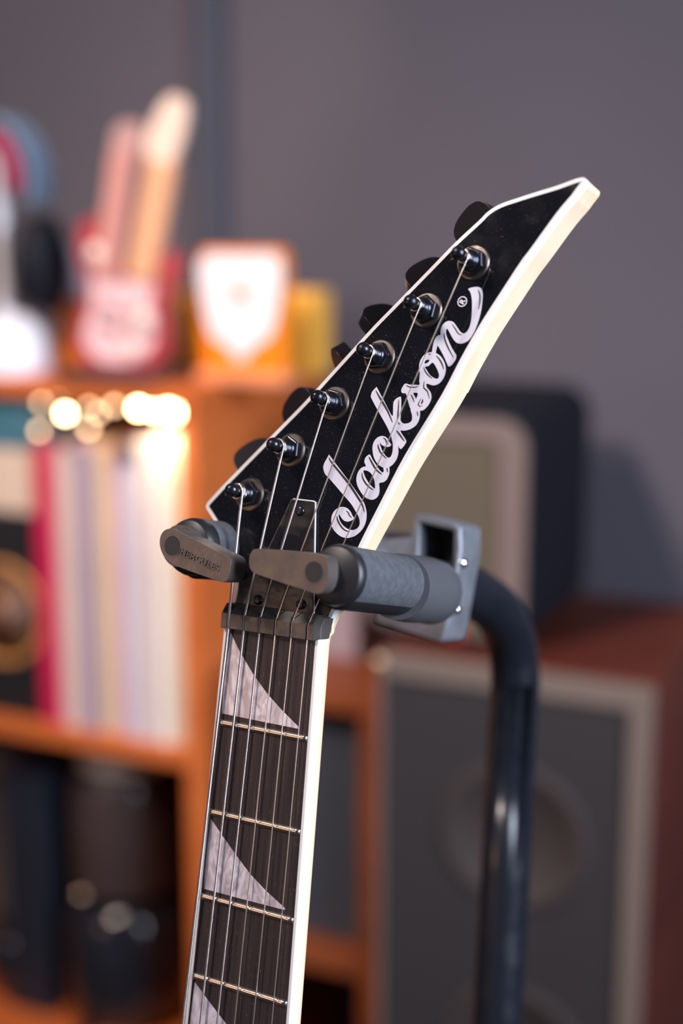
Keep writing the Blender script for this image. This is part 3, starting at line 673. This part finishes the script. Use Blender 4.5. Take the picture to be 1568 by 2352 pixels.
c_o = [(508, 1405), (490, 1380), (460, 1340), (430, 1280), (380, 1242), (310, 1232), (230, 1265), (170, 1330), (135, 1430), (135, 1530), (155, 1640), (200, 1740), (270, 1820), (350, 1865), (430, 1868), (520, 1820), (590, 1740), (635, 1640), (650, 1540), (640, 1430), (600, 1350), (517, 1268), (535, 1370), (540, 1460), (530, 1560), (500, 1640), (450, 1667), (390, 1620), (330, 1530), (290, 1420), (275, 1350), (300, 1390), (350, 1430), (420, 1450), (480, 1440)]
k_o = [(218, 256), (228, 272), (380, 560), (525, 832), (545, 720), (550, 570), (600, 490), (680, 447), (705, 470), (706, 620), (698, 800), (692, 900), (720, 960), (770, 985), (830, 980), (890, 955), (925, 900), (920, 800), (895, 690), (980, 650), (1075, 730), (1080, 820), (1060, 920), (1000, 1020), (900, 1090), (780, 1125), (690, 1127), (740, 1220), (800, 1310), (805, 1355), (770, 1420), (710, 1490), (680, 1482), (640, 1430), (600, 1400), (515, 1270), (500, 1220), (420, 1040), (250, 740), (112, 480), (105, 410), (130, 340), (205, 258)]
s_o = [(805, 182), (880, 205), (1000, 208), (1075, 200), (1083, 60), (1210, 60), (1210, 235), (1290, 350), (1310, 450), (1290, 540), (1230, 640), (1150, 715), (1075, 732), (1000, 760), (895, 690), (840, 520), (800, 385), (740, 378), (708, 340), (715, 290), (760, 210)]
s_h1 = [(948, 373), (1038, 378), (1012, 480), (1000, 496), (985, 450)]; s_h2 = [(1138, 485), (1150, 530), (1130, 580), (1097, 595), (1112, 550)]
o_o = [(530, 1325), (600, 1330), (680, 1365), (750, 1440), (800, 1550), (808, 1660), (785, 1760), (730, 1850), (660, 1905), (575, 1922), (470, 1890), (345, 1900), (340, 1760), (345, 1700), (330, 1600), (345, 1500), (385, 1420), (440, 1360)]
o_h = [(572, 1512), (630, 1580), (680, 1690), (690, 1760), (665, 1800), (610, 1795), (530, 1740), (470, 1650), (437, 1588), (500, 1575)]; o_h2 = [(455, 1470), (490, 1460), (518, 1470), (500, 1500), (465, 1525), (430, 1525), (435, 1495)]
n_o = [(562, 1335), (575, 1240), (600, 1130), (640, 1050), (690, 1018), (716, 1012), (720, 930), (750, 840), (820, 775), (890, 762), (950, 785), (1000, 850), (1060, 940), (1110, 985), (1160, 980), (1210, 930), (1250, 840), (1275, 700), (1285, 500), (1278, 350), (1250, 240), (1214, 190), (1280, 160), (1380, 148), (1440, 170), (1470, 230), (1475, 330), (1450, 560), (1400, 760), (1330, 940), (1240, 1090), (1150, 1155), (1070, 1170), (1000, 1150), (940, 1080), (880, 970), (836, 902), (815, 940), (820, 1010), (860, 1120), (920, 1250), (990, 1360), (1000, 1400), (985, 1460), (920, 1550), (870, 1582), (848, 1560), (800, 1450), (740, 1330), (670, 1210), (650, 1250), (630, 1340), (645, 1400), (565, 1400)]
for lv, (z, g) in enumerate(((ZA, [J]), (ZA, [a_o, a_h]), (ZB_, [c_o]), (ZB_, [k_o]), (ZB_, [s_o, s_h1, s_h2]), (ZC, [o_o, o_h, o_h2]), (ZC, [n_o]))):
    obj('letter', glyph(z, .05 + .004 * lv, *g), LET, gt)
def swoosh(z, pts, wmax):       # tapered inline stroke
    P = [Vector(hl(z[0] + a / z[2], z[1] + b_ / z[2])) for a, b_ in pts]; P = [Vector((v.x, v.y)) for v in cr(P, 5, False)]; n = len(P); L, Rr = [], []
    for i, p in enumerate(P):
        t = (P[min(i + 1, n - 1)] - P[max(i - 1, 0)]).normalized(); w_ = wmax * .64 * (max(.06, math.sin(math.pi * (i + .3) / (n - .4))) ** .6)
        q = Vector((-t.y, t.x)) * w_; L.append(p + q); Rr.append(p - q)
    return prism([L + Rr[::-1]], .080, .094, H)
ink = [(ZA, [(198, 315), (240, 400), (420, 620), (570, 810), (740, 1070), (800, 1180), (836, 1305)], .72), (ZA, [(345, 1375), (352, 1440), (410, 1550), (480, 1625), (575, 1662)], .50), (ZA, [(508, 1280), (545, 1310), (570, 1365), (615, 1408)], .36),
       (ZA, [(916, 305), (960, 390), (1050, 540), (1155, 627)], .55), (ZA, [(793, 590), (805, 680), (850, 770), (925, 855), (1005, 905)], .50), (ZA, [(1243, 505), (1255, 590)], .36),
       (ZB_, [(245, 1395), (255, 1470), (305, 1575), (415, 1685)], .50), (ZB_, [(345, 1270), (390, 1300), (420, 1365), (455, 1403)], .40),
       (ZB_, [(198, 318), (300, 500), (430, 720), (535, 965)], .62), (ZB_, [(660, 495), (650, 700), (638, 830), (628, 945)], .45), (ZB_, [(648, 950), (660, 985), (685, 1000)], .3), (ZB_, [(615, 1122), (680, 1210), (775, 1340)], .55),
       (ZB_, [(803, 218), (870, 250), (960, 258), (1060, 238)], .40), (ZB_, [(898, 400), (940, 470), (972, 560)], .35), (ZB_, [(1172, 125), (1160, 265), (1230, 340), (1275, 495)], .42), (ZB_, [(1105, 480), (1070, 550), (1050, 610), (1085, 640), (1135, 618)], .32), (ZB_, [(1020, 740), (1038, 790), (1033, 835)], .36),
       (ZC, [(635, 1385), (700, 1460), (745, 1540), (775, 1640)], .50), (ZC, [(414, 1598), (450, 1680), (500, 1745), (572, 1802)], .42), (ZC, [(495, 1362), (545, 1360)], .30),
       (ZC, [(778, 982), (800, 1110), (860, 1255), (952, 1428)], .50), (ZC, [(925, 817), (980, 900), (1040, 990), (1105, 1020)], .40), (ZC, [(1392, 202), (1425, 290), (1425, 420), (1400, 562)], .50)]
obj('letter_inline', join(*[swoosh(*k) for k in ink]), INK, gt)
def text_vf(s, size, fn, z0, z1, space=1.0, bold=0.0):
    cu = bpy.data.curves.new('t', 'FONT'); cu.body = s; cu.size = size; cu.align_x = 'LEFT'; cu.extrude = (z1 - z0) / 2; cu.space_character = space; cu.offset = bold
    o = bpy.data.objects.new('t', cu); COL.objects.link(o); bpy.context.view_layer.update()
    me = o.evaluated_get(bpy.context.evaluated_depsgraph_get()).to_mesh()
    V = [fn(v.co.x, v.co.y, v.co.z + (z0 + z1) / 2) for v in me.vertices]; F = [tuple(p.vertices) for p in me.polygons]
    bpy.data.objects.remove(o); bpy.data.curves.remove(cu); return V, F
rc = Vector(hl(920 + 1108 / 7.84, 640 + 413 / 7.84)); ra = (Vector(hl(920 + 1108 / 7.84, 640 + 318 / 7.84)) - rc).length
circ = lambda r: [(rc.x + r * math.cos(2 * math.pi * k / 36), rc.y + r * math.sin(2 * math.pi * k / 36)) for k in range(36)]
ex = (Vector(hl(1061.3 + 4.7, 692.7 - 8.8)) - rc).normalized(); ey = Vector((-ex.y, ex.x))
RT = text_vf('R', ra * 1.45, lambda x, y, z: H(*(rc + ex * (x - ra * .46) + ey * (y - ra * .50)), z), .02, .06, 1, ra * .05)
obj('registered_mark', join(prism([circ(ra), circ(ra * .80)], .02, .06, H), RT), LET, gt)

# body of the guitar, below the picture
body = [(-22, -440), (22, -440), (40, -520), (70, -640), (215, -900), (150, -905), (20, -760), (-90, -880), (-150, -860), (-70, -640), (-42, -520)]
obj('body', prism([body], -42, -6, G), gloss, gt, bevel=.004)

# ------------------------------------------------------------------ the stand
st_low = CP(1142, 2352, .700); st_top = CP(1183, 1570, .705); dv = (st_low - st_top).normalized()
foot = st_top + dv * ((0.05 - st_top.z) / dv.z)
st = empty('guitar_stand', (foot.x, foot.y, 0)); tag(st, 'black metal guitar stand with foam covered yoke gripping the guitar neck', 'stand')
SO = st.location.copy()
rel = lambda vf: ([Vector(v) - SO for v in vf[0]], vf[1])
tubem = mat('black_enamel', (0.008, 0.010, 0.015), 0.27, bump=((60, 60, 60), .05, .001), rnoise=(.24, .38, (80, 80, 80), .4, .7))
foam = mat('charcoal_foam_grip', (0.060, 0.064, 0.075), 0.9, noise=((0.085, 0.09, 0.10), (350, 350, 350), 4, .4, .7), bump=((1500, 1500, 1500), .6, .0004))
cast = mat('grey_cast_plastic', (0.15, 0.155, 0.17), 0.38, metal=.5, bump=((1800, 1800, 1800), .4, .0002))
leverm = mat('bronze_grey_plastic', (0.12, 0.102, 0.094), 0.38, metal=.45, bump=((1100, 1100, 1100), .5, .00025), rnoise=(.32, .46, (150, 150, 150), .4, .7))
steel = mat('grey_steel_plate', (0.20, 0.21, 0.235), 0.45, metal=.35, noise=((0.14, 0.145, 0.16), (90, 90, 90), 4, .4, .7))
pth = [CP(1020, 1340, .640), CP(1060, 1350, .655), CP(1098, 1369, .670), CP(1135, 1397, .682), CP(1163, 1440, .693), CP(1178, 1500, .701), st_top]
up = cr(pth, 8, False) + [st_top.lerp(foot, k / 12) for k in range(1, 13)]
obj('tube', rel(tube(up, .0122, 32)), tubem, st, smooth=True)
for k in range(3):
    a = R_(40 + 120 * k); e = Vector((foot.x + .30 * math.cos(a), foot.y + .30 * math.sin(a), .012))
    lg = obj('leg', rel(tube([foot + Vector((0, 0, .05)), foot.lerp(e, .5) + Vector((0, 0, .02)), e], .009, 16)), tubem, st, smooth=True)
    obj('rubber_foot', rel(tube([e + Vector((0, 0, -.012)), e + Vector((0, 0, .006))], .013, 16)), blackp, lg)
# housing: cast box, front face parallel to the fretboard
def S3(px, py, zmm):
    x, y = gl(px, py, zmm); return x, y
hz = -96
hf = [(952, 1176), (1050, 1203), (1057, 1210), (1058, 1262), (1046, 1335), (1030, 1425), (1018, 1470), (1006, 1477), (857, 1431), (862, 1240), (946, 1232)]
hl_ = [S3(a, b_, hz) for a, b_ in hf]; hole = [S3(a, b_, hz) for a, b_ in ((962, 1199), (1040, 1220), (1037, 1300), (958, 1284))]
GW = lambda x, y, z: GO + GX * (x * mm) + GY * (y * mm) + GN * (z * mm) - SO
obj('housing', prism([hl_, hole], hz - 20, hz, GW), steel, st, bevel=.0012, auto=40)
obj('housing_back', prism([[p for p in inset(hl_, 2)]], hz - 21, hz - 17, GW), blackp, st)
c = S3(1058, 1290, hz)
side = lambda px, py, dz: None
# rivets on the right flange
for px, py, d_ in ((1064, 1293, .602), (1049, 1398, .606)):
    c = CP(px, py, d_)
    # project on flange plane: x position of flange
    fr = [(GX * math.cos(a) * 0 + GY * math.cos(a) + GN * math.sin(a)) for a in [2 * math.pi * k / 16 for k in range(16)]]
    xx = max(p[0] for p in hl_ if abs(p[1] - gl(px, py, hz - 6)[1]) < 12)
    base = GO + GX * (xx * mm) + GY * (gl(px, py, hz - 6)[1] * mm) + GN * ((hz - 3.2) * mm)
    V, F = [], []
    rr_ = [(2.3, -.4), (2.3, .3), (1.9, 1.1), (1.0, 1.6), (.1, 1.75)]
    for r, h in rr_: V += [base + f_ * (r * mm) + GX * (h * mm) - SO for f_ in fr]
    for k in range(4): F += [(k * 16 + i, k * 16 + (i + 1) % 16, (k + 1) * 16 + (i + 1) % 16, (k + 1) * 16 + i) for i in range(16)]
    F.append(tuple(range(64, 80)))
    obj('rivet', (V, F), mat('bright_rivet', (0.8, 0.8, 0.82), 0.15, metal=1), st, smooth=True)

def arm(A, M, Bk, rf, side_name):
    """foam grip from A to M, cast socket from M to Bk"""
    root = obj('arm', rel(tube([A + CD * .0042, M + CD * .0042, Bk], .0080, 36)), blackp, st, smooth=True)
    d = (M - A).normalized()
    obj('foam_grip', rel(tube([A, A + d * .0006, A.lerp(M, .5), M - d * .0022, M - d * .0006, M], rf, 40, radii=[rf * .93, rf, rf, rf, rf * .985, rf * .95])), foam, root, auto=60)
    return root
# right arm
A = CP(778, 1322, .5035); M = CP(918, 1341, .5425); Bk = CP(1000, 1362, .585)
ra_ = arm(A, M, Bk, .0110, 'r')
e1 = M.lerp(Bk, -.05); e2 = M.lerp(Bk, .85)
obj('socket', rel(tube([e1 + CD * .0012, e1.lerp(e2, .3) + CD * .001, e1.lerp(e2, .75), e2, e2 + (e2 - e1).normalized() * .004], .0131, 40, radii=[.0127, .0132, .0134, .0134, .011])), cast, ra_, auto=50)
# left arm
A = CP(452, 1257, .547); M = CP(640, 1272, .592); Bk = CP(985, 1290, .655)
la_ = arm(A, M, Bk, .0110, 'l')
e1 = M.lerp(Bk, .15)
obj('socket', rel(tube([e1, e1.lerp(Bk, .2), Bk.lerp(e1, .12), Bk], .0128, 36, radii=[.0128, .0128, .0128, .010])), cast, la_, auto=50)

# latches: plates parallel to the fretboard, in front of the strings
def rounded(pxs, z, n=5): return [(v.x, v.y) for v in cr([gl(a, b_, z) for a, b_ in pxs], n)]
zf = 22.0
rl = [(590, 1260.5), (620, 1262), (700, 1269), (738, 1275), (748, 1280), (754, 1300), (753, 1330), (746, 1352), (735, 1363), (722, 1363), (700, 1356), (640, 1336), (590, 1319), (577, 1310), (572, 1295), (573, 1277), (579, 1265)]
rlp = rounded(rl, zf, 3)
latch = obj('latch', prism([rlp], zf - 11, zf, GW), leverm, st, bevel=.0014, bseg=3, auto=40)
cp = gl(721, 1314, zf); fn = lambda x, y, z: GW(x + cp[0], y + cp[1], z)
obj('pivot_pin', lathe([(3.7, zf - .2), (3.7, zf + .12), (.1, zf + .12)], 32, fn), mat('dark_pin', (0.02, 0.021, 0.026), 0.5), latch)
obj('pin_ring', prism([[(cp[0] + 4.1 * math.cos(t), cp[1] + 4.1 * math.sin(t)) for t in [2 * math.pi * k / 32 for k in range(32)]], [(cp[0] + 3.75 * math.cos(t), cp[1] + 3.75 * math.sin(t)) for t in [2 * math.pi * k / 32 for k in range(32)]]], zf - .5, zf + .2, GW), leverm, latch)
# collar between latch and foam
A = CP(778, 1322, .5035); ax = (CP(918, 1341, .5425) - A).normalized()
obj('collar', rel(tube([A - ax * .0034, A - ax * .003, A - ax * .0008, A + ax * .0003], .0112, 36, radii=[.0098, .0104, .0112, .0112])), blackp, latch, auto=50)
obj('spindle', rel(tube([A - ax * ((.0155 - (A - GO).dot(GN)) / -ax.dot(GN)), A - ax * .003], .0080, 32)), leverm, latch, auto=50)
ll = [(391, 1214), (405, 1217), (450, 1241), (500, 1266), (520, 1276), (529, 1285), (529.5, 1303), (523, 1328), (515, 1337), (503, 1335), (450, 1317), (405, 1300), (385, 1288), (372, 1270), (366.5, 1249), (369, 1230), (378, 1218)]
llp = rounded(ll, zf, 3)
latch2 = obj('latch', prism([llp], zf - 9.5, zf, GW), leverm, st, bevel=.0014, bseg=3, auto=40)
cp2 = gl(396, 1254, zf); fn2 = lambda x, y, z: GW(x + cp2[0], y + cp2[1], z)
obj('pivot_pin', lathe([(3.7, zf - .2), (3.7, zf + .12), (.1, zf + .12)], 32, fn2), MATS['dark_pin'], latch2)
obj('pin_ring', prism([[(cp2[0] + 4.1 * math.cos(t), cp2[1] + 4.1 * math.sin(t)) for t in [2 * math.pi * k / 32 for k in range(32)]], [(cp2[0] + 3.75 * math.cos(t), cp2[1] + 3.75 * math.sin(t)) for t in [2 * math.pi * k / 32 for k in range(32)]]], zf - .5, zf + .2, GW), leverm, latch2)
A = CP(452, 1257, .547); ax = (CP(640, 1272, .592) - A).normalized()
obj('collar', rel(tube([A - ax * .006, A - ax * .0055, A - ax * .003, A + ax * .0003], .0112, 36, radii=[.0098, .0104, .0112, .0112])), blackp, latch2, auto=50)
obj('spindle', rel(tube([A - ax * ((.0155 - (A - GO).dot(GN)) / -ax.dot(GN)), A - ax * .003], .0080, 32)), leverm, latch2, auto=50)
# raised word on the left latch
b0 = Vector(gl(414.5, 1272, zf)); b1 = Vector(gl(502, 1313, zf)); tp = Vector(gl(419, 1258, zf)); exx = (b1 - b0).normalized(); eyy = Vector((-exx.y, exx.x)); hh = abs((tp - b0).dot(eyy))
vf = text_vf('HERCULES', 1.0, lambda x, y, z: Vector((x, y, z)), 0, 1, 1.02, .012)
xm = max(v.x for v in vf[0]); xn = min(v.x for v in vf[0]); ym = max(v.y for v in vf[0]); W2 = (b1 - b0).length
vf = ([GW(*(b0 + exx * ((v.x - xn) / (xm - xn) * W2) + eyy * (v.y / ym * hh)), zf + v.z * .45) for v in vf[0]], vf[1])
obj('raised_lettering', vf, leverm, latch2)
